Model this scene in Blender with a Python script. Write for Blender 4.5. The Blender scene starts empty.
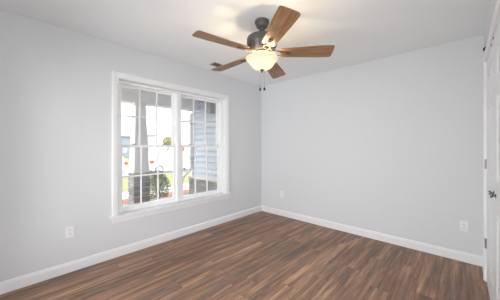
import bpy, bmesh, math, random
from mathutils import Vector, Matrix

random.seed(7)
S = bpy.context.scene
COL = S.collection

# ------------------------------------------------------------------ camera
EYE = Vector((2.895, -3.430, 1.268))
FWD = Vector((-0.6826, 0.7308, 0.0)).normalized()
RGT = Vector((0.7308, 0.6826, 0.0)).normalized()
cam_data = bpy.data.cameras.new('camera')
cam = bpy.data.objects.new('camera', cam_data)
COL.objects.link(cam)
cam.location = EYE
cam.rotation_euler = FWD.to_track_quat('-Z', 'Y').to_euler()
cam_data.sensor_width = 36.0
cam_data.lens = 36.0 * 228.0 / 500.0
cam_data.shift_y = -4.0 / 500.0
cam_data.clip_start = 0.02
cam_data.clip_end = 500
S.camera = cam

# ------------------------------------------------------------------ world / lights / exposure
W = bpy.data.worlds.new('overcast_sky')
S.world = W
W.use_nodes = True
bg = W.node_tree.nodes['Background']
bg.inputs['Color'].default_value = (0.95, 0.975, 1.0, 1)
bg.inputs['Strength'].default_value = 4.2

def area_light(name, loc, direction, sx, sy, power, color=(1, 1, 1)):
    d = bpy.data.lights.new(name, 'AREA')
    d.shape = 'RECTANGLE'; d.size = sx; d.size_y = sy
    d.energy = power; d.color = color
    o = bpy.data.objects.new(name, d); COL.objects.link(o)
    o.location = loc
    o.rotation_euler = Vector(direction).to_track_quat('-Z', 'Y').to_euler()
    return o

# fill light added outside the unseen window behind the camera
area_light('rear_fill_light', (1.50, -4.02, 1.02), (0, 1, -0.05), 2.7, 1.9, 74, (0.985, 0.99, 1.0))
# fill light added in an unseen hall, through the added doorway
area_light('hall_fill_light', (4.05, -2.62, 1.15), (-1, 0.03, 0), 1.9, 2.0, 27, (0.985, 0.99, 1.0))

vs = S.view_settings
S.display_settings.display_device = 'sRGB'
vs.view_transform = 'Standard'
vs.look = 'None'
vs.gamma = 1.0
vs.exposure = -0.01
vs.use_curve_mapping = False
S.cycles.max_bounces = 14
S.cycles.diffuse_bounces = 8
S.cycles.transparent_max_bounces = 16
S.cycles.sample_clamp_indirect = 6.0
S.cycles.use_denoising = True

# ------------------------------------------------------------------ materials
def lin(c):
    out = []
    for v in c[:3]:
        v = v / 255.0
        out.append(v / 12.92 if v <= 0.04045 else ((v + 0.055) / 1.055) ** 2.4)
    return (*out, 1.0)

def new_mat(name):
    m = bpy.data.materials.new(name); m.use_nodes = True
    nt = m.node_tree
    return m, nt, nt.nodes['Principled BSDF']

def N(nt, typ, **kw):
    n = nt.nodes.new(typ)
    for k, v in kw.items():
        setattr(n, k, v)
    return n

def plain(name, rgb, rough=0.5, metal=0.0, spec=0.5, noise=0.03, scale=40.0, bump=0.0):
    """single colour with a faint procedural mottling"""
    m, nt, b = new_mat(name)
    tc = N(nt, 'ShaderNodeTexCoord')
    nz = N(nt, 'ShaderNodeTexNoise'); nz.inputs['Scale'].default_value = scale
    nz.inputs['Detail'].default_value = 4
    nt.links.new(tc.outputs['Object'], nz.inputs['Vector'])
    ramp = N(nt, 'ShaderNodeValToRGB')
    c = lin(rgb)
    ramp.color_ramp.elements[0].position = 0.3
    ramp.color_ramp.elements[1].position = 0.7
    ramp.color_ramp.elements[0].color = tuple(max(0, v * (1 - noise)) for v in c[:3]) + (1,)
    ramp.color_ramp.elements[1].color = tuple(min(1, v * (1 + noise)) for v in c[:3]) + (1,)
    nt.links.new(nz.outputs['Fac'], ramp.inputs['Fac'])
    nt.links.new(ramp.outputs['Color'], b.inputs['Base Color'])
    b.inputs['Roughness'].default_value = rough
    b.inputs['Metallic'].default_value = metal
    b.inputs['Specular IOR Level'].default_value = spec
    if bump:
        bp = N(nt, 'ShaderNodeBump'); bp.inputs['Strength'].default_value = bump
        bp.inputs['Distance'].default_value = 0.002
        nt.links.new(nz.outputs['Fac'], bp.inputs['Height'])
        nt.links.new(bp.outputs['Normal'], b.inputs['Normal'])
    return m

M_wall = plain('wall_paint', (210.8, 213, 215), 0.75, spec=0.3, noise=0.012, scale=180, bump=0.08)
M_ceil = plain('ceiling_paint', (231.5, 234, 235), 0.85, spec=0.2, noise=0.012, scale=90, bump=0.15)
M_trim = plain('trim_paint', (228, 229, 230), 0.35, spec=0.45, noise=0.008, scale=60)
M_vinyl = plain('window_vinyl', (238, 239, 240), 0.35, spec=0.45, noise=0.008, scale=60)
M_door = plain('door_paint', (222, 223, 225), 0.4, spec=0.45, noise=0.008, scale=60)
M_plate = plain('outlet_plastic', (229, 229, 229), 0.3, noise=0.005)
M_slot = plain('outlet_slot', (70, 70, 70), 0.5)
M_nickel = plain('satin_nickel', (150, 148, 145), 0.35, metal=0.9, noise=0.03)
M_chrome = plain('dark_chrome', (120, 120, 122), 0.2, metal=1.0, noise=0.03)
M_black = plain('black_metal', (35, 35, 40), 0.5, noise=0.05)
M_bronze = plain('fan_bronze', (84, 80, 78), 0.5, metal=0.1, noise=0.06)
M_irons = plain('iron_bronze', (88, 80, 72), 0.42, metal=0.4, noise=0.06)
M_vent = plain('register_grey', (128, 128, 128), 0.5)
M_chain = plain('pull_chain_steel', (150, 146, 140), 0.4, metal=0.5)
M_ventdark = plain('register_gap', (70, 70, 70), 0.7)
M_lock = plain('sash_lock_grey', (165, 165, 165), 0.4)
M_porch = plain('porch_paint', (222, 221, 221), 0.6)
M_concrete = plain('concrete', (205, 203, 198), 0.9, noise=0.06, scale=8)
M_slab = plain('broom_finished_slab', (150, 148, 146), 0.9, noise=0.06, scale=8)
M_mulch = plain('mulch', (150, 105, 85), 0.95, noise=0.35, scale=25, bump=0.6)
M_lawn = plain('lawn_grass', (134, 134, 86), 0.95, noise=0.25, scale=3)
M_asphalt = plain('asphalt', (168, 168, 170), 0.95, noise=0.08, scale=20)
M_car = plain('white_car_paint', (236, 237, 240), 0.25, noise=0.01)
M_carglass = plain('car_window', (160, 176, 188), 0.1, noise=0.05)
M_tyre = plain('tyre', (112, 112, 114), 0.8)
M_hub = plain('wheel_rim', (205, 207, 210), 0.45, metal=0.2)
M_red = plain('tail_light_red', (225, 60, 60), 0.3)
M_amber = plain('tail_light_amber', (235, 180, 70), 0.3)
M_orange = plain('sign_orange', (238, 95, 70), 0.5)
M_blueside = plain('pale_blue_siding', (142, 151, 166), 0.7, noise=0.02)
M_whiteside = plain('white_siding', (232, 234, 236), 0.7, noise=0.02)
M_roof = plain('grey_shingle', (160, 160, 162), 0.9, noise=0.12, scale=6)
M_greypost = plain('galvanised_post', (150, 152, 154), 0.5)
M_treeleaf = plain('autumn_leaf', (165, 162, 124), 0.8, noise=0.25, scale=2)
M_bark = plain('bark', (110, 95, 80), 0.9, noise=0.2)
M_leaf = plain('shrub_leaf', (142, 153, 134), 0.6, noise=0.3, scale=6)

# window glass: mirror reflection by Fresnel over a clear pane
M_glass = bpy.data.materials.new('window_glass'); M_glass.use_nodes = True
_nt = M_glass.node_tree; _nt.nodes.clear()
_o = N(_nt, 'ShaderNodeOutputMaterial'); _mx = N(_nt, 'ShaderNodeMixShader')
_fr = N(_nt, 'ShaderNodeFresnel'); _fr.inputs['IOR'].default_value = 1.5
_t = N(_nt, 'ShaderNodeBsdfTransparent'); _t.inputs['Color'].default_value = (0.975, 0.978, 0.978, 1)
_g = N(_nt, 'ShaderNodeBsdfGlossy'); _g.inputs['Roughness'].default_value = 0.0
_nt.links.new(_fr.outputs[0], _mx.inputs[0]); _nt.links.new(_t.outputs[0], _mx.inputs[1])
_nt.links.new(_g.outputs[0], _mx.inputs[2]); _nt.links.new(_mx.outputs[0], _o.inputs[0])

def floor_material():
    m, nt, b = new_mat('vinyl_plank_floor')
    L = nt.links.new
    tc = N(nt, 'ShaderNodeTexCoord')
    sp = N(nt, 'ShaderNodeSeparateXYZ'); L(tc.outputs['Object'], sp.inputs[0])
    def math_(op, a, b_=None, c=None):
        n = N(nt, 'ShaderNodeMath', operation=op)
        for i, v in enumerate((a, b_, c)):
            if v is None: continue
            if isinstance(v, (int, float)): n.inputs[i].default_value = v
            else: L(v, n.inputs[i])
        return n.outputs[0]
    PW, PL = 0.152, 1.22
    u = math_('DIVIDE', sp.outputs['X'], PW)
    row = math_('FLOOR', u)
    fu = math_('FRACT', u)
    wn = N(nt, 'ShaderNodeTexWhiteNoise', noise_dimensions='1D'); L(row, wn.inputs['W'])
    v = math_('ADD', math_('DIVIDE', sp.outputs['Y'], PL), wn.outputs['Value'])
    colm = math_('FLOOR', v)
    fv = math_('FRACT', v)
    cid = N(nt, 'ShaderNodeCombineXYZ'); L(row, cid.inputs[0]); L(colm, cid.inputs[1])
    wn2 = N(nt, 'ShaderNodeTexWhiteNoise', noise_dimensions='3D'); L(cid.outputs[0], wn2.inputs['Vector'])
    # grain coordinates: stretched along the plank, shifted per plank
    off = math_('MULTIPLY', wn2.outputs['Value'], 37.0)
    def grain(sx, sy, detail, rough, dist):
        c = N(nt, 'ShaderNodeCombineXYZ')
        L(math_('MULTIPLY', sp.outputs['X'], sx), c.inputs[0])
        L(math_('MULTIPLY', sp.outputs['Y'], sy), c.inputs[1])
        L(off, c.inputs[2])
        n = N(nt, 'ShaderNodeTexNoise'); n.inputs['Scale'].default_value = 1.0
        n.inputs['Detail'].default_value = detail; n.inputs['Roughness'].default_value = rough
        n.inputs['Distortion'].default_value = dist
        L(c.outputs[0], n.inputs['Vector']); return n.outputs['Fac']
    g1 = grain(20, 1.05, 5, 0.68, 0.2)     # broad streaks
    g2 = grain(70, 7, 5, 0.7, 0.6)       # fine fibres
    g3 = grain(11, 1.2, 3, 0.55, 0.2)       # weathered grey patches
    r1 = N(nt, 'ShaderNodeValToRGB'); L(g1, r1.inputs[0])
    e = r1.color_ramp.elements
    e[0].position = 0.32; e[0].color = lin((98, 74, 60))
    e[1].position = 0.70; e[1].color = lin((184, 146, 117))
    x = r1.color_ramp.elements.new(0.5); x.color = lin((138, 106, 86))
    # weathered overlay
    mx = N(nt, 'ShaderNodeMix', data_type='RGBA'); 
    r3 = N(nt, 'ShaderNodeValToRGB'); L(g3, r3.inputs[0])
    r3.color_ramp.elements[0].position = 0.50; r3.color_ramp.elements[0].color = (0, 0, 0, 1)
    r3.color_ramp.elements[1].position = 0.66; r3.color_ramp.elements[1].color = (0.75, 0.75, 0.75, 1)
    L(r3.outputs[0], mx.inputs['Factor']); L(r1.outputs[0], mx.inputs['A'])
    mx.inputs['B'].default_value = lin((98, 84, 76))
    # per-plank tone and fine grain as a multiplier
    tone = math_('ADD', math_('MULTIPLY', wn2.outputs['Value'], 0.40), 0.88)
    fine = math_('ADD', math_('MULTIPLY', g2, 1.1), 0.47)
    mul = math_('MULTIPLY', tone, fine)
    # seams between planks
    du = math_('MINIMUM', fu, math_('SUBTRACT', 1.0, fu))
    dv = math_('MINIMUM', fv, math_('SUBTRACT', 1.0, fv))
    seam_u = math_('LESS_THAN', du, 0.010)
    seam_v = math_('LESS_THAN', dv, 0.0012)
    seam = math_('MAXIMUM', seam_u, seam_v)
    mul2 = math_('MULTIPLY', mul, math_('SUBTRACT', 1.0, math_('MULTIPLY', seam, 0.45)))
    vm = N(nt, 'ShaderNodeVectorMath', operation='SCALE')
    L(mx.outputs['Result'], vm.inputs[0]); L(mul2, vm.inputs['Scale'])
    L(vm.outputs[0], b.inputs['Base Color'])
    b.inputs['Roughness'].default_value = 0.42
    b.inputs['Specular IOR Level'].default_value = 0.35
    bp = N(nt, 'ShaderNodeBump'); bp.inputs['Strength'].default_value = 0.15; bp.inputs['Distance'].default_value = 0.001
    L(math_('SUBTRACT', g2, seam), bp.inputs['Height']); L(bp.outputs[0], b.inputs['Normal'])
    return m
M_floor = floor_material()

def wood_material():
    m, nt, b = new_mat('blade_walnut')
    L = nt.links.new
    tc = N(nt, 'ShaderNodeTexCoord'); mp = N(nt, 'ShaderNodeMapping')
    mp.inputs['Scale'].default_value = (3.0, 45.0, 10.0)
    L(tc.outputs['Object'], mp.inputs[0])
    nz = N(nt, 'ShaderNodeTexNoise'); nz.inputs['Scale'].default_value = 1.0
    nz.inputs['Detail'].default_value = 6; nz.inputs['Roughness'].default_value = 0.6; nz.inputs['Distortion'].default_value = 0.8
    L(mp.outputs[0], nz.inputs['Vector'])
    r = N(nt, 'ShaderNodeValToRGB'); L(nz.outputs['Fac'], r.inputs[0])
    e = r.color_ramp.elements
    e[0].position = 0.3; e[0].color = lin((98, 69, 46))
    e[1].position = 0.72; e[1].color = lin((160, 120, 80))
    L(r.outputs[0], b.inputs['Base Color'])
    b.inputs['Roughness'].default_value = 0.45
    return m
M_wood = wood_material()

def stone_material():
    m, nt, b = new_mat('ledge_stone')
    L = nt.links.new
    tc = N(nt, 'ShaderNodeTexCoord')
    # planar coordinate that works on both x- and y-facing sides
    sp = N(nt, 'ShaderNodeSeparateXYZ'); L(tc.outputs['Object'], sp.inputs[0])
    ad = N(nt, 'ShaderNodeMath', operation='ADD'); L(sp.outputs['X'], ad.inputs[0]); L(sp.outputs['Y'], ad.inputs[1])
    cb = N(nt, 'ShaderNodeCombineXYZ'); L(ad.outputs[0], cb.inputs[0]); L(sp.outputs['Z'], cb.inputs[1])
    br = N(nt, 'ShaderNodeTexBrick')
    br.inputs['Scale'].default_value = 1.0; br.inputs['Brick Width'].default_value = 0.27
    br.inputs['Row Height'].default_value = 0.065; br.inputs['Mortar Size'].default_value = 0.006
    br.inputs['Color1'].default_value = lin((178, 170, 163)); br.inputs['Color2'].default_value = lin((138, 132, 129))
    br.inputs['Mortar'].default_value = lin((126, 122, 119)); br.offset = 0.37
    L(cb.outputs[0], br.inputs['Vector'])
    nz = N(nt, 'ShaderNodeTexNoise'); nz.inputs['Scale'].default_value = 9; nz.inputs['Detail'].default_value = 5
    L(tc.outputs['Object'], nz.inputs['Vector'])
    mx = N(nt, 'ShaderNodeMix', data_type='RGBA', blend_type='OVERLAY'); mx.inputs['Factor'].default_value = 0.6
    L(br.outputs['Color'], mx.inputs['A']); L(nz.outputs['Color'], mx.inputs['B'])
    hs = N(nt, 'ShaderNodeHueSaturation'); hs.inputs['Saturation'].default_value = 0.5
    L(mx.outputs['Result'], hs.inputs['Color']); L(hs.outputs[0], b.inputs['Base Color'])
    b.inputs['Roughness'].default_value = 0.9
    bp = N(nt, 'ShaderNodeBump'); bp.inputs['Distance'].default_value = 0.02
    L(br.outputs['Fac'], bp.inputs['Height']); bp.invert = True; L(bp.outputs[0], b.inputs['Normal'])
    return m
M_stone = stone_material()
M_siding = plain('blue_grey_lap_siding', (192, 200, 210), 0.6, noise=0.02)
M_cap = plain('limestone_cap', (222, 216, 206), 0.8, noise=0.05)

# frosted lamp bowl: passes the bulbs' light and glows itself
M_bowl = bpy.data.materials.new('frosted_bowl_glass'); M_bowl.use_nodes = True
_nt = M_bowl.node_tree; _nt.nodes.clear()
_o = N(_nt, 'ShaderNodeOutputMaterial'); _ad = N(_nt, 'ShaderNodeAddShader'); _mx = N(_nt, 'ShaderNodeMixShader')
_tl = N(_nt, 'ShaderNodeBsdfTranslucent'); _tl.inputs['Color'].default_value = (0.45, 0.42, 0.38, 1)
_df = N(_nt, 'ShaderNodeBsdfDiffuse'); _df.inputs['Color'].default_value = (0.55, 0.52, 0.46, 1)
_em = N(_nt, 'ShaderNodeEmission'); _em.inputs['Color'].default_value = (1.0, 0.86, 0.64, 1); _em.inputs['Strength'].default_value = 0.28
_mx.inputs[0].default_value = 0.5
_nt.links.new(_tl.outputs[0], _mx.inputs[1]); _nt.links.new(_df.outputs[0], _mx.inputs[2])
_nt.links.new(_mx.outputs[0], _ad.inputs[0]); _nt.links.new(_em.outputs[0], _ad.inputs[1])
_nt.links.new(_ad.outputs[0], _o.inputs[0])
M_bulb = bpy.data.materials.new('lamp_bulb'); M_bulb.use_nodes = True
_nt = M_bulb.node_tree; _nt.nodes.clear()
_o = N(_nt, 'ShaderNodeOutputMaterial'); _em = N(_nt, 'ShaderNodeEmission')
_em.inputs['Color'].default_value = (1.0, 0.76, 0.46, 1); _em.inputs['Strength'].default_value = 230.0
_nt.links.new(_em.outputs[0], _o.inputs[0])

# ------------------------------------------------------------------ mesh helpers
class MB:
    def __init__(self):
        self.bm = bmesh.new()
    def box(self, x0, x1, y0, y1, z0, z1):
        vs_ = [self.bm.verts.new((x, y, z)) for x in (x0, x1) for y in (y0, y1) for z in (z0, z1)]
        for f in ((0,1,3,2),(4,6,7,5),(0,4,5,1),(2,3,7,6),(0,2,6,4),(1,5,7,3)):
            self.bm.faces.new([vs_[i] for i in f])
        return self
    def loft(self, rings, closed_ring=True, caps=True, closed_path=False):
        rv = [[self.bm.verts.new(p) for p in r] for r in rings]
        n = len(rv[0]); m = len(rv)
        for i in range(m if closed_path else m - 1):
            a, b_ = rv[i], rv[(i + 1) % m]
            for j in range(n if closed_ring else n - 1):
                k = (j + 1) % n
                self.bm.faces.new((a[j], a[k], b_[k], b_[j]))
        if caps and not closed_path and closed_ring:
            self.bm.faces.new(rv[0][::-1]); self.bm.faces.new(rv[-1])
        return self
    def lathe(self, prof, cx=0, cy=0, seg=40, axis='z', cz=0):
        rings = []
        for r, h in prof:
            r = max(r, 1e-4)
            ring = []
            for i in range(seg):
                a = 2 * math.pi * i / seg
                c, s = r * math.cos(a), r * math.sin(a)
                if axis == 'z': ring.append((cx + c, cy + s, cz + h))
                elif axis == 'x': ring.append((cx + h, cy + c, cz + s))
                else: ring.append((cx + c, cy + h, cz + s))
            rings.append(ring)
        return self.loft(rings)
    def tube(self, pts, r, seg=8):
        rings = []
        pts = [Vector(p) for p in pts]
        for i, p in enumerate(pts):
            d = (pts[min(i + 1, len(pts) - 1)] - pts[max(i - 1, 0)]).normalized()
            a = d.orthogonal().normalized(); b_ = d.cross(a)
            if i and abs(a.dot(pa)) < 0.999:
                a = (pa - d * pa.dot(d)).normalized(); b_ = d.cross(a)
            pa = a
            rr = r[i] if isinstance(r, (list, tuple)) else r
            rings.append([p + a * rr * math.cos(2*math.pi*k/seg) + b_ * rr * math.sin(2*math.pi*k/seg) for k in range(seg)])
        return self.loft(rings)
    def prism(self, poly, fn, h0, h1):
        """extrude polygon (list of 2-tuples) between h0 and h1; fn maps (u,v,h) to xyz"""
        return self.loft([[fn(u, v, h0) for u, v in poly], [fn(u, v, h1) for u, v in poly]])
    def sweep(self, path, prof, fn, closed=False):
        """sweep a profile of (offset, height) along a planar path with mitred corners"""
        n = len(path); rings = []
        P = [Vector(p) for p in path]
        for i in range(n):
            if closed or 0 < i < n - 1:
                d0 = (P[i] - P[i - 1]).normalized(); d1 = (P[(i + 1) % n] - P[i]).normalized()
            elif i == 0: d0 = d1 = (P[1] - P[0]).normalized()
            else: d0 = d1 = (P[-1] - P[-2]).normalized()
            n0 = Vector((d0.y, -d0.x)); n1 = Vector((d1.y, -d1.x))
            mv = (n0 + n1).normalized(); k = 1.0 / max(0.2, mv.dot(n0))
            rings.append([fn(*(P[i] + mv * o * k), h) for o, h in prof])
        return self.loft(rings, closed_path=closed)
    def build(self, name, mat, parent=None, smooth=False, bevel=0.0, angle=40):
        bmesh.ops.recalc_face_normals(self.bm, faces=self.bm.faces)
        me = bpy.data.meshes.new(name)
        self.bm.to_mesh(me); self.bm.free()
        o = bpy.data.objects.new(name, me); COL.objects.link(o)
        for mm in (mat if isinstance(mat, (list, tuple)) else [mat]): me.materials.append(mm)
        if smooth:
            for p in me.polygons: p.use_smooth = True
            try: me.set_sharp_from_angle(angle=math.radians(angle))
            except Exception: pass
        if bevel:
            bv = o.modifiers.new('bevel', 'BEVEL'); bv.width = bevel; bv.segments = 2
            bv.limit_method = 'ANGLE'
        if parent is not None:
            o.parent = parent
            o.matrix_parent_inverse = Matrix.Identity(4)
            pl = parent.location
        return o

def empty(name, loc=(0, 0, 0)):
    o = bpy.data.objects.new(name, None); COL.objects.link(o)
    o.location = loc; o.empty_display_size = 0.1
    return o

def tag(o, label, cat, group=None, kind=None):
    o['label'] = label; o['category'] = cat
    if group: o['group'] = group
    if kind: o['kind'] = kind
    return o

def local(fn, loc):
    l = Vector(loc)
    return lambda u, v, h: Vector(fn(u, v, h)) - l

# ------------------------------------------------------------------ room dimensions
RX, H, RY = 3.055, 2.44, -3.72        # right wall, ceiling, rear wall
T = 0.20
WY0, WY1, WZ0, WZ1 = -2.555, -0.915, 0.475, 2.06     # window opening, left wall
DY0, DY1, DZ = -1.912, -0.370, 2.05                   # closet opening, right wall
GY0, GY1, GZ0, GZ1 = 0.28, 2.80, 0.14, 1.95
HY0, HY1, HZ = -3.12, -2.14, 2.05                     # doorway added for the hall fill light, right wall
HX = 4.2                                              # far side of the added hall           # added window (x range), rear wall

o = MB().box(-T, HX + T, RY - T, T, -0.12, 0).build('floor', M_floor)
tag(o, 'brown wood-look plank floor of the empty bedroom', 'floor', kind='structure')
o = MB().box(-T, HX + T, RY - T, T, H, H + 0.12).build('ceiling', M_ceil)
tag(o, 'flat white ceiling above the bedroom', 'ceiling', kind='structure')

m = MB()
m.box(-T, 0, RY - T, WY0, 0, H).box(-T, 0, WY1, T, 0, H)
m.box(-T, 0, WY0, WY1, 0, WZ0 - 0.022).box(-T, 0, WY0, WY1, WZ1, H)
tag(m.build('wall_left', M_wall), 'light grey wall holding the double window', 'wall', kind='structure')
o = MB().box(0, RX, 0, T, 0, H).build('wall_back', M_wall)
tag(o, 'blank light grey wall at the far right of the corner', 'wall', kind='structure')
m = MB()
m.box(RX, RX + T, HY1, DY0, 0, H).box(RX, RX + T, HY0, HY1, HZ, H).box(RX, RX + T, RY - T, HY0, 0, H).box(RX, RX + T, DY1, T, 0, H).box(RX, RX + T, DY0, DY1, DZ, H)
m.box(RX + T, RX + T + 0.02, DY0 - .02, DY1 + .1, 0, DZ + .1)
tag(m.build('wall_right', M_wall), 'light grey wall around the white closet doors', 'wall', kind='structure')
m = MB()
m.box(0, GY0, RY - T, RY, 0, H).box(GY1, RX, RY - T, RY, 0, H)
m.box(GY0, GY1, RY - T, RY, 0, GZ0).box(GY0, GY1, RY - T, RY, GZ1, H)
tag(m.build('wall_rear', M_wall), 'light grey wall behind the camera with a wide window added for fill light', 'wall', kind='structure')

# baseboards
BB = [(0, 0), (0.013, 0), (0.013, 0.078), (0.010, 0.086), (0.010, 0.092), (0.006, 0.100), (0, 0.104)]
def baseboard(name, p0, p1, nrm, label):
    p0, p1, nrm = Vector(p0), Vector(p1), Vector(nrm)
    rings = [[p + nrm * a + Vector((0, 0, b_)) for a, b_ in BB] for p in (p0, p1)]
    tag(MB().loft(rings).build(name, M_trim), label, 'baseboard', kind='structure')
baseboard('baseboard_left', (0, RY, 0), (0, 0, 0), (1, 0, 0), 'white baseboard below the double window')
baseboard('baseboard_back', (0, 0, 0), (RX, 0, 0), (0, -1, 0), 'white baseboard along the blank far wall')
baseboard('baseboard_right', (RX, DY1 + 0.065, 0), (RX, 0, 0), (-1, 0, 0), 'short white baseboard between far corner and closet doors')
baseboard('baseboard_rear', (0, RY, 0), (RX, RY, 0), (0, 1, 0), 'white baseboard behind the camera')

CAS = [(0, 0), (0, 0.011), (0.006, 0.014), (0.022, 0.0145), (0.026, 0.018), (0.052, 0.018), (0.06, 0.013), (0.06, 0)]
onleft = lambda u, v, h: (h, u, v)
onright = lambda u, v, h: (RX - h, u, v)
onrear = lambda u, v, h: (u, RY + h, v)

# ------------------------------------------------------------------ double window on the left wall
t1 = empty('trim_1', (0, (WY0 + WY1) / 2, WZ0))
tag(t1, 'white moulded casing, stool and apron around the double window', 'window trim', kind='structure')
lo = t1.location
m = MB().sweep([(WY1, WZ0), (WY1, WZ1), (WY0, WZ1), (WY0, WZ0)], CAS, local(onleft, lo))
m.build('casing', M_trim, t1)
# jamb extension lining the opening
m = MB()
def lbox(m, x0, x1, y0, y1, z0, z1, l=lo):
    m.box(x0 - l[0], x1 - l[0], y0 - l[1], y1 - l[1], z0 - l[2], z1 - l[2])
JD = -0.085
lbox(m, JD, 0.004, WY0, WY0 + 0.012, WZ0, WZ1); lbox(m, JD, 0.004, WY1 - 0.012, WY1, WZ0, WZ1)
lbox(m, JD, 0.004, WY0 + 0.012, WY1 - 0.012, WZ1 - 0.012, WZ1)
m.build('jamb', M_trim, t1)
m = MB(); lbox(m, JD, 0.045, WY0 - 0.085, WY1 + 0.085, WZ0 - 0.022, WZ0)
m.build('stool', M_trim, t1, bevel=0.006)
m = MB(); lbox(m, 0.0, 0.016, WY0 - 0.06, WY1 + 0.06, WZ0 - 0.085, WZ0 - 0.022)
m.build('apron', M_trim, t1, bevel=0.004)
MID = (WY0 + WY1) / 2
m = MB(); lbox(m, JD - 0.005, JD + 0.012, MID - 0.03, MID + 0.03, WZ0, WZ1 - 0.012)
m.build('mullion', M_trim, t1, bevel=0.003)

def window_unit(name, y0, y1, z0, z1, fn, label, h_front=-0.085, locks=True):
    """one double-hung vinyl window; fn maps (u along wall, z, h out of wall)"""
    base = Vector(fn((y0 + y1) / 2, z0, h_front))
    w = empty(name, base); tag(w, label, 'window', kind='structure')
    f = local(fn, base)
    def ring(m, a0, a1, b0, b1, wd, wt, wb, h0, h1):
        for (p0, p1, q0, q1) in ((a0, a0 + wd, b0, b1), (a1 - wd, a1, b0, b1), (a0 + wd, a1 - wd, b1 - wt, b1), (a0 + wd, a1 - wd, b0, b0 + wb)):
            m.prism([(p0, q0), (p1, q0), (p1, q1), (p0, q1)], f, h0, h1)
        return m
    hb = h_front - 0.105
    m = MB(); ring(m, y0, y1, z0, z1, 0.032, 0.030, 0.022, hb, h_front)
    m.build('frame', M_vinyl, w, bevel=0.003)
    zm = (z0 + z1) / 2 + 0.004
    for nm, b0, b1, h0, h1, wt, wb in (('upper_sash', zm - 0.017, z1 - 0.022, h_front - 0.09, h_front - 0.055, 0.034, 0.034),
                                       ('lower_sash', z0 + 0.016, zm + 0.017, h_front - 0.05, h_front - 0.012, 0.034, 0.046)):
        a0, a1 = y0 + 0.026, y1 - 0.026
        m = MB(); ring(m, a0, a1, b0, b1, 0.046, wt, wb, h0, h1)
        s = m.build(nm, M_vinyl, w, bevel=0.003)
        g0, g1, c0, c1 = a0 + 0.046, a1 - 0.046, b0 + wb, b1 - wt
        hm = (h0 + h1) / 2
        m = MB()
        for h in (hm,):
            m.prism([(g0 - .004, c0 - .004), (g1 + .004, c0 - .004), (g1 + .004, c1 + .004), (g0 - .004, c1 + .004)], f, h - 0.002, h + 0.002)
        m.build('pane', M_glass, s)
        for k in (1, 2):
            u = g0 + (g1 - g0) * k / 3
            m = MB().prism([(u - .0085, c0), (u + .0085, c0), (u + .0085, c1), (u - .0085, c1)], f, hm - 0.0085, hm + 0.0085)
            m.build('muntin', M_vinyl, s)
        v = (c0 + c1) / 2
        m = MB()
        for k in range(3):
            ua = g0 + (g1 - g0) * k / 3 + (0.0085 if k else 0); ub = g0 + (g1 - g0) * (k + 1) / 3 - (0.0085 if k < 2 else 0)
            m.prism([(ua, v - .0085), (ub, v - .0085), (ub, v + .0085), (ua, v + .0085)], f, hm - 0.0085, hm + 0.0085)
        m.build('muntin', M_vinyl, s)
        if nm == 'lower_sash' and locks:
            for k in (0.2, 0.8):
                u = g0 + (g1 - g0) * k
                m = MB().prism([(u - .03, b1), (u + .03, b1), (u + .024, b1 + .014), (u - .006, b1 + .016), (u - .024, b1 + .010)], f, h0 + 0.004, h1 - 0.006)
                m.build('sash_lock', M_lock, s, bevel=0.002)
    return w
window_unit('window_1', WY0 + 0.012, MID, WZ0, WZ1 - 0.012, onleft, 'left double-hung sash window with white grilles, showing the porch column')
window_unit('window_2', MID, WY1 - 0.012, WZ0, WZ1 - 0.012, onleft, 'right double-hung sash window with white grilles, showing the blue lap siding')

# unseen doorway beside the camera, added to let in the hall fill light
m = MB().sweep([(HY1, 0), (HY1, HZ), (HY0, HZ), (HY0, 0)], CAS, onright)
tag(m.build('added_trim_4', M_trim), 'white casing around the unseen hall doorway added for fill light beside the camera', 'door trim', kind='structure')

# unseen window behind the camera, added to let in fill light
m = MB().sweep([(GY0, GZ0), (GY0, GZ1), (GY1, GZ1), (GY1, GZ0)][::-1], CAS, onrear, closed=True)
tag(m.build('added_trim_2', M_trim), 'white casing around the unseen window added for fill light behind the camera', 'window trim', kind='structure')
GM = (GY0 + GY1) / 2
window_unit('added_window_3', GY0, GM, GZ0, GZ1, onrear, 'unseen double-hung window added for fill light behind the camera, nearer the front wall')
window_unit('added_window_4', GM, GY1, GZ0, GZ1, onrear, 'unseen double-hung window added for fill light behind the camera, nearer the closet wall')

# ------------------------------------------------------------------ closet doors on the right wall
t3 = empty('trim_3', (RX, (DY0 + DY1) / 2, 0)); lo3 = t3.location
tag(t3, 'white moulded casing and jamb around the closet doors', 'door trim', kind='structure')
MB().sweep([(DY1 - .0, 0), (DY1, DZ), (DY0, DZ), (DY0, 0)], [(a + 0.005, b_) for a, b_ in CAS], local(onright, lo3)).build('casing', M_trim, t3)
m = MB()
fr = local(onright, lo3)
for (p0, p1, q0, q1) in ((DY1 - 0.006, DY1 + 0.012, 0, DZ), (DY0 - 0.012, DY0 + 0.006, 0, DZ), (DY0 + 0.006, DY1 - 0.006, DZ - 0.006, DZ + 0.012)):
    m.prism([(p0, q0), (p1, q0), (p1, q1), (p0, q1)], fr, -0.12, 0.002)
m.build('jamb', M_trim, t3)

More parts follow.
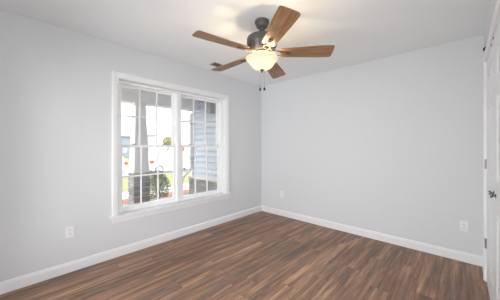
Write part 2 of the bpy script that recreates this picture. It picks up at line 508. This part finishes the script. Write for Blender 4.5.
def panel_door(name, ya, yb, hinge_at_a, label):
    """six-panel leaf from ya (far) down to yb (near), face flush with the jamb"""
    base = Vector((RX, ya if hinge_at_a else yb, 0.0))
    d = empty(name, base); tag(d, label, 'door', kind='structure')
    f = local(onright, base)
    z0, z1, hf, hb = 0.012, DZ - 0.010, -0.001, -0.036
    y0, y1 = yb, ya
    st, ml = 0.105, 0.095
    pw = (y1 - y0 - 2 * st - ml) / 2
    us = [(y0 + st, y0 + st + pw), (y1 - st - pw, y1 - st)]
    zs = [(0.235, 0.82), (1.04, 1.60), (1.69, 1.89)]
    m = MB(); bm = m.bm
    # face with holes: grid of quads, panel cells replaced by recessed raised-panels
    ug = [y0, us[0][0], us[0][1], us[1][0], us[1][1], y1]
    zg = [z0] + [v for p in zs for v in p] + [z1]
    def quad(a, b_, c, d_): bm.faces.new([bm.verts.new(p) for p in (a, b_, c, d_)])
    for i in range(5):
        for j in range(len(zg) - 1):
            a0, a1, c0, c1 = ug[i], ug[i + 1], zg[j], zg[j + 1]
            if i in (1, 3) and j in (1, 3, 5):
                steps = [(0, hf), (0.012, hf - 0.009), (0.024, hf - 0.009), (0.044, hf - 0.002)]
                for (k0, h0), (k1, h1) in zip(steps, steps[1:]):
                    A = [(a0 + k0, c0 + k0), (a1 - k0, c0 + k0), (a1 - k0, c1 - k0), (a0 + k0, c1 - k0)]
                    B = [(a0 + k1, c0 + k1), (a1 - k1, c0 + k1), (a1 - k1, c1 - k1), (a0 + k1, c1 - k1)]
                    for q in range(4):
                        r = (q + 1) % 4
                        quad(f(*A[q], h0), f(*A[r], h0), f(*B[r], h1), f(*B[q], h1))
                k1, h1 = steps[-1]
                quad(f(a0 + k1, c0 + k1, h1), f(a1 - k1, c0 + k1, h1), f(a1 - k1, c1 - k1, h1), f(a0 + k1, c1 - k1, h1))
            else:
                quad(f(a0, c0, hf), f(a1, c0, hf), f(a1, c1, hf), f(a0, c1, hf))
    quad(f(y0, z0, hb), f(y0, z1, hb), f(y1, z1, hb), f(y1, z0, hb))
    quad(f(y0, z0, hf), f(y0, z1, hf), f(y0, z1, hb), f(y0, z0, hb))
    quad(f(y1, z0, hf), f(y1, z0, hb), f(y1, z1, hb), f(y1, z1, hf))
    quad(f(y0, z1, hf), f(y1, z1, hf), f(y1, z1, hb), f(y0, z1, hb))
    quad(f(y0, z0, hf), f(y0, z0, hb), f(y1, z0, hb), f(y1, z0, hf))
    bmesh.ops.remove_doubles(bm, verts=bm.verts, dist=1e-5)
    m.build('door_leaf', M_door, d)
    hy = ya + 0.002 if hinge_at_a else yb - 0.002
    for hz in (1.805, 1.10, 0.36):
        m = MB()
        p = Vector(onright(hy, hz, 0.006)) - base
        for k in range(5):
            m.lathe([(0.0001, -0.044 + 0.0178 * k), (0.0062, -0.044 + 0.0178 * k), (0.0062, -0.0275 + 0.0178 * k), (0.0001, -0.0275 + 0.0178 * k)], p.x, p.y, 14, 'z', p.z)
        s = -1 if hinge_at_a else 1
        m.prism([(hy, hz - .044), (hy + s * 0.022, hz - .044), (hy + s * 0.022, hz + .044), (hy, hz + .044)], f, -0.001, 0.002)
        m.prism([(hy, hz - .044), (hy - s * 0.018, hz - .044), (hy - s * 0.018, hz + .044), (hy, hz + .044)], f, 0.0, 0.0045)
        hg = m.build('hinge', M_trim if hz > 1.5 and hinge_at_a else M_nickel, d)  # far leaf's top hinge coloured white to stand for glare on the metal
        if hz > 1.5 and hinge_at_a: hg['label'] = 'hinge with glare painted white'
    # small knob on the lock rail near the meeting stile
    ky = yb + 0.062 if hinge_at_a else ya - 0.062
    p = Vector(onright(ky, 0.935, -0.001)) - base
    m = MB().lathe([(0.0001, 0), (0.016, 0), (0.016, -0.003), (0.007, -0.006), (0.006, -0.012), (0.012, -0.017), (0.0155, -0.022), (0.014, -0.027), (0.0001, -0.029)], p.x, p.y, 24, 'x', p.z)
    m.build('knob', M_chrome, d, smooth=True)
    # ball catch on the top edge
    for c2 in ((-1.045, -0.89) if hinge_at_a else ()):
        m = MB().prism([(c2 - .016, z1 - .003), (c2 + .016, z1 - .003), (c2 + .016, z1 + 0.004), (c2 - .016, z1 + 0.004)], f, -0.03, 0.003)
        m.build('ball_catch', M_black, d)
    return d
DM = (DY0 + DY1) / 2
panel_door('door_1', DY1 - 0.008, DM + 0.0015, True, 'white six-panel closet door farther from camera, hinged by the far corner')
panel_door('door_2', DM - 0.0015, DY0 + 0.008, False, 'white six-panel closet door cut off by the right edge of the photo')

# dark fitting on the wall above the casing
b0 = (RX, -0.53, 2.139)
wh = empty('wall_hook', b0)
tag(wh, 'small dark hook on the wall just above the closet door casing', 'hook')
MB().lathe([(0.0001, 0), (0.018, 0), (0.018, -0.004), (0.010, -0.007), (0.0001, -0.008)], 0, 0, 16, 'x', 0).build('base_plate', M_black, wh, smooth=True)
MB().tube([(-0.005, 0, 0.004), (-0.016, 0, 0.002), (-0.024, 0, -0.006), (-0.025, 0, -0.016), (-0.020, 0, -0.022)], [0.008, 0.0075, 0.007, 0.0075, 0.008], 10).build('hook_arm', M_black, wh, smooth=True)

# ------------------------------------------------------------------ wall outlets
def outlet(center, fn, label):
    base = Vector(fn(center[0], center[1], 0))
    o = empty('wall_outlet', base); tag(o, label, 'outlet', 'wall outlets')
    f = local(fn, base); u, v = center
    MB().loft([[f(u + a * .036, v + b_ * .0585, 0) for a, b_ in ((-1,-1),(1,-1),(1,1),(-1,1))],
               [f(u + a * .036, v + b_ * .0585, .003) for a, b_ in ((-1,-1),(1,-1),(1,1),(-1,1))],
               [f(u + a * .032, v + b_ * .0545, .0065) for a, b_ in ((-1,-1),(1,-1),(1,1),(-1,1))]]).build('cover_plate', M_plate, o)
    for dv in (-0.0195, 0.0195):
        poly = [(u + .0165 * math.cos(t) if abs(math.cos(t)) < .95 else u + .0165 * math.copysign(.95, math.cos(t)),
                 v + dv + max(-.0125, min(.0125, .0165 * math.sin(t)))) for t in [2 * math.pi * i / 24 for i in range(24)]]
        r = MB().prism(poly, f, .006, .0085).build('receptacle', M_plate, o)
        m = MB()
        for du in (-.006, .006):
            m.prism([(u + du - .0013, v + dv - .003), (u + du + .0013, v + dv - .003), (u + du + .0013, v + dv + .006), (u + du - .0013, v + dv + .006)], f, .0084, .0089)
        m.prism([(u + .0026 * math.cos(2*math.pi*i/10), v + dv - .0085 + .0026 * math.sin(2*math.pi*i/10)) for i in range(10)], f, .0084, .0089)
        m.build('slots', M_slot, r)
    MB().prism([(u + .003 * math.cos(2*math.pi*i/12), v + .003 * math.sin(2*math.pi*i/12)) for i in range(12)], f, .006, .0075).build('screw', M_plate, o)
onback = lambda u, v, h: (u, -h, v)
outlet((-2.989, 0.405), onleft, 'white duplex outlet on the window wall, left of the double window')
outlet((0.488, 0.395), onback, 'white duplex outlet low on the far wall near the corner')
outlet((2.903, 0.388), onback, 'white duplex outlet low on the far wall beside the closet doors')

# ------------------------------------------------------------------ ceiling register
base = Vector((0.30, -1.335, H))
v_ = empty('ceiling_vent', base)
tag(v_, 'grey slatted air register on the ceiling near the window wall', 'vent')
VL, VW = 0.10, 0.06
m = MB()
for (x0, x1, y0, y1) in ((-VW, VW, -VL, -VL + .02), (-VW, VW, VL - .02, VL), (-VW, -VW + .02, -VL + .02, VL - .02), (VW - .02, VW, -VL + .02, VL - .02)):
    m.box(x0, x1, y0, y1, -0.008, 0)
m.build('frame', M_vent, v_)
MB().box(-VW + .02, VW - .02, -VL + .02, VL - .02, -0.002, -0.0005).build('duct_opening', M_ventdark, v_)
for k in range(7):
    x = -VW + .028 + k * (2 * VW - .056) / 6
    MB().loft([[(x - .006, y, -.002), (x + .004, y, -.009), (x + .006, y, -.008), (x - .004, y, -.001)] for y in (-VL + .02, VL - .02)]).build('slat', M_vent, v_)

# ------------------------------------------------------------------ ceiling fan
FX, FY = 1.517, -1.789
fan = empty('ceiling_fan', (FX, FY, H))
tag(fan, 'five-blade bronze ceiling fan with wooden blades and lit frosted bowl', 'ceiling fan')
z = lambda a: a - H
def flathe(prof, name, mat, parent=fan, **k):
    return MB().lathe([(r, z(h)) for r, h in prof], 0, 0, 48).build(name, mat, parent, smooth=True, **k)
flathe([(0.0001, 2.44), (0.066, 2.44), (0.068, 2.434), (0.068, 2.418), (0.064, 2.412), (0.060, 2.410), (0.058, 2.398), (0.050, 2.380), (0.038, 2.370), (0.0001, 2.370)], 'canopy', M_bronze)
flathe([(0.0001, 2.38), (0.024, 2.376), (0.027, 2.362), (0.022, 2.350), (0.0125, 2.346), (0.0125, 2.312), (0.022, 2.306), (0.024, 2.284), (0.0001, 2.284)], 'downrod', M_bronze)
mh = flathe([(0.0001, 2.292), (0.06, 2.292), (0.126, 2.287), (0.138, 2.278), (0.143, 2.266), (0.143, 2.226), (0.142, 2.218), (0.138, 2.212), (0.106, 2.153), (0.100, 2.146), (0.0001, 2.146)], 'motor_housing', M_bronze)
m = MB()
for k in range(30):
    a = 2 * math.pi * k / 30; ca, sa = math.cos(a), math.sin(a)
    if k % 6 == 0: continue
    pts = []
    for r, h in ((0.1345, 2.2055), (0.1125, 2.1650)):
        for s in (-0.0042, 0.0042):
            pts.append((r * ca - s * sa, r * sa + s * ca, z(h) - 0.0012))
    q = [pts[0], pts[1], pts[3], pts[2]]
    MB().loft([q, [(x + 0.004 * ca, y + 0.004 * sa, zz + 0.004) for x, y, zz in q]]).build('vent_slot', M_black, mh)
flathe([(0.0001, 2.148), (0.080, 2.148), (0.083, 2.143), (0.083, 2.134), (0.077, 2.129), (0.055, 2.128), (0.052, 2.124), (0.054, 2.120), (0.062, 2.116), (0.062, 2.104), (0.05, 2.096), (0.0001, 2.094)], 'switch_housing', M_irons)

# blades
def blade_outline():
    R0, R1, w0, w1, cr = 0.165, 0.648, 0.060, 0.081, 0.022
    top = [(R0, w0 - 0.014), (R0 + 0.012, w0 - 0.003), (R0 + 0.03, w0)]
    top += [(R1 - 0.12, w1 - 0.001), (R1 - cr, w1)]
    for k in range(1, 6):
        a = math.pi / 2 * k / 6
        top.append((R1 - cr + cr * math.sin(a), w1 - cr + cr * math.cos(a)))
    top.append((R1 + 0.001, w1 - cr)); top.append((R1 + 0.004, 0))
    return top + [(x, -y) for x, y in reversed(top[:-1])]
ang0 = math.atan2(RGT.y, RGT.x)
proto = None
BZ = 2.134 - H
tilt = Matrix.Rotation(math.radians(-3.4), 3, RGT)      # the blade plane hangs a little off level
for k in range(5):
    a_cam = math.radians(-4 + 72 * k)
    v = RGT * math.cos(a_cam) + FWD * math.sin(a_cam)
    az = math.atan2(v.y, v.x)
    if proto is None:
        mb = MB().prism(blade_outline(), lambda u, w, h: (u, w, h), 0.0, 0.007)
        bl = mb.build('blade', M_wood, fan, bevel=0.002)
        mi = MB()
        # medallion under the blade root plus two curved arms to the hub
        ell = [(0.215 + 0.052 * math.cos(t), (0.026 + 0.006 * math.cos(2 * t)) * math.sin(t)) for t in [2 * math.pi * i / 28 for i in range(28)]]
        mi.prism(ell, lambda u, w, h: (u, w, h), -0.007, -0.0005)
        ell2 = [(0.215 + 0.034 * math.cos(t), 0.013 * math.sin(t)) for t in [2 * math.pi * i / 24 for i in range(24)]]
        mi.prism(ell2, lambda u, w, h: (u, w, h), -0.0115, -0.006)
        for s in (-1, 1):
            mi.tube([(0.070, 0.012 * s, 0.006), (0.10, 0.022 * s, 0.003), (0.13, 0.031 * s, 0.0), (0.16, 0.027 * s, -0.006), (0.185, 0.016 * s, -0.006)], [0.008, 0.0075, 0.007, 0.0065, 0.006], 8)
        ir = mi.build('blade_iron', M_irons, bl, smooth=True)
        proto = (bl, ir)
        cur = bl
    else:
        cur = proto[0].copy(); COL.objects.link(cur); cur.parent = fan
        i2 = proto[1].copy(); COL.objects.link(i2); i2.parent = cur
    cur.rotation_mode = 'XYZ'
    cur.location = (0, 0, BZ)
    cur.rotation_euler = (tilt @ Matrix.Rotation(az, 3, 'Z') @ Matrix.Rotation(math.radians(-12), 3, 'X')).to_euler()

# lamp bowl
BP = [(0.150, 2.090), (0.150, 2.083), (0.146, 2.075), (0.136, 2.064), (0.124, 2.054), (0.115, 2.040), (0.103, 2.020), (0.085, 2.002), (0.061, 1.990), (0.034, 1.985), (0.010, 1.983)]
prof = BP + [(max(r - 0.004, 0.008), h + 0.004) for r, h in reversed(BP)]
bw = MB()
rings = []
for r, h in prof:
    rings.append([(r * math.cos(2*math.pi*i/56), r * math.sin(2*math.pi*i/56), z(h)) for i in range(56)])
bw.loft(rings, closed_path=True)
bowl = bw.build('light_bowl', M_bowl, fan, smooth=True, angle=80)
MB().lathe([(0.0001, z(1.992)), (0.018, z(1.987)), (0.021, z(1.981)), (0.017, z(1.974)), (0.010, z(1.968)), (0.008, z(1.960)), (0.004, z(1.954)), (0.0001, z(1.951))], 0, 0, 24).build('finial', M_bronze, bowl, smooth=True)
MB().tube([(0, 0, z(2.096)), (0, 0, z(1.988))], 0.004, 8).build('center_rod', M_bronze, bowl)
for k in range(3):
    a = math.radians(30 + 120 * k)
    cx, cy = 0.062 * math.cos(a), 0.062 * math.sin(a)
    MB().lathe([(0.0001, -0.026), (0.013, -0.022), (0.021, -0.011), (0.023, 0), (0.020, 0.012), (0.012, 0.022), (0.008, 0.03), (0.0001, 0.03)], cx, cy, 20, 'z', z(2.036)).build('bulb', M_bulb, fan, smooth=True)
# pull chains on the far side of the bowl
for k, (lat, zb, mat) in enumerate(((0.009, 1.832, M_black), (0.053, 1.836, M_black))):
    p = RGT * (-0.018 + lat - 0.002) + FWD * 0.166
    q = RGT * (-0.018 + lat - 0.002) + FWD * 0.060
    ch = MB().tube([(q.x, q.y, z(2.110)), (p.x * .8, p.y * .8, z(2.115)), (p.x, p.y, z(2.106)), (p.x, p.y, z(2.09)), (p.x, p.y, z(zb + 0.03))], 0.0013, 6).build('pull_chain', M_chain, fan)
    MB().lathe([(0.0001, 0.034), (0.003, 0.032), (0.004, 0.024), (0.010, 0.016), (0.012, 0.006), (0.009, -0.004), (0.0001, -0.008)], p.x, p.y, 14, 'z', z(zb)).build('chain_fob', mat, ch, smooth=True)

# ------------------------------------------------------------------ outside: porch
PX = -2.42                               # house-side face of the porch column
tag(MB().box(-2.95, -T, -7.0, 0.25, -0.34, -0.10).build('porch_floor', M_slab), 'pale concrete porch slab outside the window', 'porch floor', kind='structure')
m = MB()
y = -7.0
while y < 0.25:                          # beadboard soffit
    m.box(-2.95, -T, y, min(y + 0.094, 0.25), 2.50, 2.53); m.box(-2.95, -T, y + 0.094, y + 0.1, 2.506, 2.53); y += 0.1
tag(m.build('porch_ceiling', M_porch), 'beadboard porch ceiling seen through the top panes', 'porch ceiling', kind='structure')
tag(MB().box(-2.80, -2.46, -7.0, 0.235, 2.25, 2.50).build('porch_beam', M_porch), 'white porch beam resting on the tapered column', 'beam', kind='structure')
tag(MB().box(-3.3, T, -7.2, 3.2, 2.53, 2.72).build('porch_roof', M_roof), 'grey shingle roof over the porch', 'roof', kind='structure')

cy = -1.32
pc = empty('porch_column', (PX - 0.18, cy, -0.10))
tag(pc, 'tapered white porch column on a stone pier seen through left window', 'column')
hw = 0.176
zp = 0.10
MB().box(-hw, hw, -hw, hw, 0, 0.66 + zp).build('stone_pier', M_stone, pc)
MB().box(-hw - .02, hw + .02, -hw - .02, hw + .02, 0.66 + zp, 0.70 + zp).build('pier_cap', M_porch, pc, bevel=0.004)
a, b_ = 0.166, 0.112
MB().loft([[(s * t, u * t, h) for s, u in ((-1,-1),(1,-1),(1,1),(-1,1))] for t, h in ((a, 0.70 + zp), (b_, 2.20 + zp))]).build('tapered_shaft', M_porch, pc)
MB().box(-b_ - .03, b_ + .03, -b_ - .03, b_ + .03, 2.20 + zp, 2.25 + zp).build('column_cap', M_porch, pc, bevel=0.005)

# garage wing with lap siding
gw = empty('garage_wing', (-1.5, 0.27, -0.34))
tag(gw, 'house wing with pale blue lap siding above a stone base, beyond the porch', 'house wing')
gx0, gx1 = -2.85 + 1.5, -0.2 + 1.5
gz = 0.34
m = MB()
prof = [(0.06, 0)]
zz = 0.40 + gz; prof = [(0.1, zz)]
while zz < 2.5 + gz:
    prof += [(0.05, zz), (0.05, zz - 0.032), (-0.036, zz - 0.034), (-0.036, zz), (0.012, zz + 0.120)]; zz += 0.155
prof += [(0.1, zz)]
m.loft([[(x, yy, h) for yy, h in prof] for x in (gx0 + 0.06, gx1)])
m.build('lap_siding', M_siding, gw)
m = MB().box(gx0 - 0.01, gx0 + 0.07, -0.03, 0.06, 0.40 + gz, 2.5 + gz); m.build('corner_board', M_trim, gw)
MB().box(gx0 - 0.06, gx1, -0.075, 0.1, 0, 0.36 + gz).build('stone_veneer', M_stone, gw)
MB().box(gx0 - 0.09, gx1, -0.11, 0.1, 0.36 + gz, 0.41 + gz).build('stone_ledge', M_cap, gw, bevel=0.006)
MB().box(gx0, gx1, 0.1, 2.9, 0, 2.5 + gz).build('wing_wall', M_whiteside, gw)
MB().box(-0.38, -0.20, -0.22, -0.04, 2.10 + gz, 2.40 + gz).build('beam_end_shade', M_greypost, gw)  # grey block put in for the shade at the beam's right end
ds = empty('downspout', (-2.80, 0.185, -0.30))
tag(ds, 'white downspout at the corner of the blue-sided wing, kicking out above the stone', 'downspout')
MB().tube([(0, 0, 2.5), (0, 0, 0.95), (-0.03, -0.06, 0.84), (-0.10, -0.14, 0.74), (-0.15, -0.19, 0.6), (-0.17, -0.21, 0.02)], 0.036, 10).build('pipe', M_trim, ds, smooth=True)
for h in (2.2, 1.2):
    MB().lathe([(0.037, -0.012), (0.041, -0.012), (0.041, 0.012), (0.037, 0.012)], 0, 0, 16, 'z', h).build('strap', M_greypost, ds)

# ------------------------------------------------------------------ outside: grounds
def strip(name, x0, z0_, x1, z1_, mat, label, cat):
    m = MB()
    n = 24
    rows = []
    for i in range(n + 1):
        y = -30 + 80 * i / n
        rows.append([(x0, y, z0_), (x1, y, z1_), (x1, y, z1_ - 0.2), (x0, y, z0_ - 0.2)])
    m.loft(rows)
    tag(m.build(name, mat), label, cat, kind='structure')
strip('mulch_bed', -0.2, -0.33, -4.55, -0.34, M_mulch, 'reddish mulch bed along the front of the porch', 'garden bed')
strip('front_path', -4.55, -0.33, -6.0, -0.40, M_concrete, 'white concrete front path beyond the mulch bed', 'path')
strip('lawn', -6.0, -0.40, -12.8, -0.75, M_lawn, 'yellow-green front lawn between path and street', 'lawn')
strip('street', -12.8, -0.85, -22.0, -0.85, M_asphalt, 'pale grey street with parked white cars', 'street')
strip('far_verge', -22.0, -0.80, -140.0, -0.60, M_lawn, 'lawn across the street in front of the far houses', 'lawn')
tag(MB().box(-13.0, -12.8, -30, 50, -0.95, -0.70).build('curb', M_concrete), 'concrete curb along the near side of the street', 'curb', kind='structure')

# shrub
sh = empty('shrub', (-3.6, -0.40, -0.336))
tag(sh, 'grey-green leafy shrub in the mulch right of the stone pier', 'shrub')
m = MB()
for k in range(9):
    a = 2 * math.pi * k / 9
    m.tube([(0, 0, 0), (0.05 * math.cos(a), 0.05 * math.sin(a), 0.3), (0.14 * math.cos(a), 0.14 * math.sin(a), 0.55 + 0.25 * (k % 3) / 2)], [0.012, 0.008, 0.004], 5)
m.build('stems', M_bark, sh)
m = MB()
for _ in range(2800):
    h = random.random() ** 0.8
    R = 0.24 * (0.55 + 0.9 * math.sin(math.pi * min(1, h * 0.8 + 0.12))) * (1 - 0.45 * h ** 3)
    rr = R * random.random() ** 0.45; a = random.random() * 2 * math.pi
    c = Vector((rr * math.cos(a), rr * math.sin(a), 0.04 + h * 0.82))
    d = Vector((math.cos(a) + random.gauss(0, .5), math.sin(a) + random.gauss(0, .5), random.gauss(0.4, .5))).normalized()
    s = d.orthogonal().normalized(); s = (Matrix.Rotation(random.random() * 6.28, 3, d) @ s)
    l, w = random.uniform(.035, .06), random.uniform(.010, .018)
    p = [c, c + d * l * .5 + s * w, c + d * l, c + d * l * .5 - s * w]
    m.bm.faces.new([m.bm.verts.new(q) for q in p])
m.build('foliage', M_leaf, sh)

# parked cars
def make_car(name, label):
    """white SUV, length along +y from its tail at y=0, near flank at x=0"""
    c = empty(name); tag(c, label, 'car', 'parked white cars')
    Lc, Wc = 4.5, 1.85
    body = [(0.02, 0.42), (0.0, 0.62), (0.04, 0.98), (0.10, 1.08), (3.15, 1.06), (4.25, 0.98), (4.45, 0.80), (4.5, 0.50), (4.42, 0.30), (4.05, 0.27)]
    for cyw in (3.55, 0.62):
        body += [(cyw + 0.355 * math.cos(t), 0.33 + 0.355 * math.sin(t)) for t in [math.pi * i / 10 for i in range(11)]]
    body += [(0.12, 0.30)]
    MB().prism(body, lambda u, v, h: (-h, u, v), 0.0, Wc).build('body', M_car, c, bevel=0.03)
    top = [(0.06, 1.06), (0.22, 1.40), (0.42, 1.68), (0.9, 1.74), (2.0, 1.73), (2.45, 1.66), (3.2, 1.06)]
    inset = 0.13
    m = MB()
    r0 = [(-0.02 - inset * max(0, v - 1.06) / 0.68, u, v) for u, v in top]
    r1 = [(-Wc + 0.02 + inset * max(0, v - 1.06) / 0.68, u, v) for u, v in top]
    m.loft([r0, r1]); m.build('cabin', M_car, c, bevel=0.03)
    def side(poly, x_off, nm):
        q = [(-0.02 - inset * (v - 1.06) / 0.68 + x_off, u, v) for u, v in poly]
        q2 = [(x - 0.02, u, v) for x, u, v in q]
        MB().loft([q, q2]).build(nm, M_carglass, c)
    side([(0.34, 1.12), (0.50, 1.56), (0.98, 1.62), (1.0, 1.12)], 0.008, 'side_window')
    side([(1.08, 1.12), (1.08, 1.63), (1.85, 1.63), (1.85, 1.12)], 0.008, 'side_window')
    side([(1.93, 1.12), (1.93, 1.62), (2.35, 1.58), (2.92, 1.12)], 0.008, 'side_window')
    # rear screen
    MB().loft([[(-0.25, 0.105, 1.16), (-Wc + .25, 0.105, 1.16), (-Wc + .32, 0.305, 1.56), (-0.32, 0.305, 1.56)],
               [(-0.25, 0.125, 1.16), (-Wc + .25, 0.125, 1.16), (-Wc + .32, 0.325, 1.56), (-0.32, 0.325, 1.56)]]).build('rear_window', M_carglass, c)
    for x0, x1 in ((0.012, -0.26), (-Wc - 0.012, -Wc + 0.26)):
        MB().box(min(x0, x1), max(x0, x1), -0.012, 0.20, 0.86, 1.05).build('tail_light', M_red, c, bevel=0.01)
        MB().box(min(x0, x1), max(x0, x1), -0.012, 0.10, 0.78, 0.855).build('turn_signal', M_amber, c)
    for cyw in (0.62, 3.55):
        for x in (-0.02, -Wc + 0.22):
            w = MB().lathe([(0.0001, 0), (0.31, 0), (0.335, -0.03), (0.335, -0.17), (0.31, -0.2), (0.0001, -0.2)], x, cyw, 28, 'x', 0.335).build('wheel', M_tyre, c, smooth=True)
            hx = x + 0.004 if x > -1 else x - 0.204
            MB().lathe([(0.0001, 0.003), (0.08, 0.003), (0.235, 0.0), (0.25, -0.004), (0.0001, -0.006)], hx, cyw, 24, 'x', 0.335).build('hubcap', M_hub, w, smooth=True)
    MB().box(0.0, 0.16, 2.55, 2.68, 1.08, 1.2).build('wing_mirror', M_car, c, bevel=0.02)
    return c
carB = make_car('parked_car', 'white car parked on the street right of the porch column, red tail light showing')
carB.location = (-13.6, 3.75, -0.85)
def copy_tree(src):
    r = src.copy(); COL.objects.link(r)
    for ch in list(src.children):
        q = ch.copy(); COL.objects.link(q); q.parent = r
        for g in ch.children:
            w = g.copy(); COL.objects.link(w); w.parent = q
    return r
carA = copy_tree(carB)
carA['label'] = 'white car parked on the street left of the porch column, facing the other way'
carA.rotation_euler = (0, 0, math.pi)
carA.location = (-13.6 - 1.85, 2.15, -0.85)

# houses across the street
def house(name, loc, wx, wy, hz, rise, wall, label, ridge='y'):
    h = empty(name, loc); tag(h, label, 'house', 'houses across the street')
    MB().box(-wx, 0, 0, wy, 0, hz).build('walls', wall, h)
    m = MB(); e = 0.35
    if ridge == 'y':
        pr = [(e, hz - 0.1), (-wx / 2, hz + rise), (-wx - e, hz - 0.1), (-wx - e, hz - 0.25), (-wx / 2, hz + rise - 0.15), (e, hz - 0.25)]
        m.loft([[(x, y, v) for x, v in pr] for y in (-e, wy + e)])
        g = MB().loft([[(0, y, hz), (-wx, y, hz), (-wx / 2, y, hz + rise - 0.12)] for y in (0.0, wy)])
    else:
        pr = [(-e, hz - 0.1), (wy / 2, hz + rise), (wy + e, hz - 0.1), (wy + e, hz - 0.25), (wy / 2, hz + rise - 0.15), (-e, hz - 0.25)]
        m.loft([[(x, y, v) for y, v in pr] for x in (e, -wx - e)])
        g = MB().loft([[(x, 0, hz), (x, wy, hz), (x, wy / 2, hz + rise - 0.12)] for x in (0.0, -wx)])
    m.build('roof', M_roof, h); g.build('gable', wall, h)
    for k in range(2):
        yy = wy * (0.22 + 0.42 * k)
        w = MB().box(0, 0.05, yy, yy + 1.1, 0.9, 2.2).build('window', M_trim, h)
        MB().box(0.05, 0.06, yy + .08, yy + 1.02, 0.98, 2.12).build('window_pane', M_carglass, w)
    return h
house('house', (-40, 6.6, -0.75), 8, 5.0, 3.9, 0.9, M_blueside, 'pale blue house across the street, left of the porch column')
house('house', (-38, 15.5, -0.75), 9, 13, 4.2, 3.2, M_whiteside, 'white gabled house across the street, right of the porch column', 'x')

# tree, lamp post, sign
def tree(loc, h, r, label):
    t = empty('tree', loc); tag(t, label, 'tree')
    MB().tube([(0, 0, 0), (0.05, 0, h * .4), (0, 0.05, h * .75)], [0.16, 0.12, 0.06], 8).build('trunk', M_bark, t)
    m = MB()
    for _ in range(900):
        v = Vector((random.gauss(0, 1), random.gauss(0, 1), random.gauss(0, 1))).normalized() * r * random.random() ** 0.4
        c = Vector((v.x, v.y, h - r + v.z * 0.95))
        d = Vector((random.gauss(0, 1), random.gauss(0, 1), random.gauss(0, 1))).normalized(); s = d.orthogonal().normalized()
        m.bm.faces.new([m.bm.verts.new(q) for q in (c, c + d * .14 + s * .09, c + d * .28, c + d * .14 - s * .09)])
    m.build('crown', M_treeleaf, t)
tree((-28, 12.4, -0.75), 3.3, 0.6, 'small yellow-green tree across the street, left of the white house')

lp = empty('street_lamp', (-16.0, 8.2, -0.85))
tag(lp, 'grey gooseneck lamp post across the street by the right window', 'street lamp')
MB().tube([(0, 0, 0), (0, 0, 2.2), (0.0, 0.08, 2.45), (0, 0.25, 2.58), (0, 0.46, 2.62)], [0.06, 0.05, 0.05, 0.045, 0.04], 10).build('post', M_greypost, lp, smooth=True)
MB().lathe([(0.0001, 0), (0.13, 0), (0.09, 0.06), (0.0001, 0.08)], 0, 0.5, 20, 'z', 2.54).build('lamp_head', M_greypost, lp, smooth=True)

sg = empty('yard_sign', (-11.5, 5.08, -0.70))
tag(sg, 'small orange-red sign on a post near the street', 'sign')
MB().tube([(0, 0, 0), (0, 0, 1.9)], 0.018, 8).build('post', M_trim, sg)
MB().box(0.018, 0.036, -0.10, 0.10, 1.62, 1.92).build('sign_board', M_orange, sg, bevel=0.004)
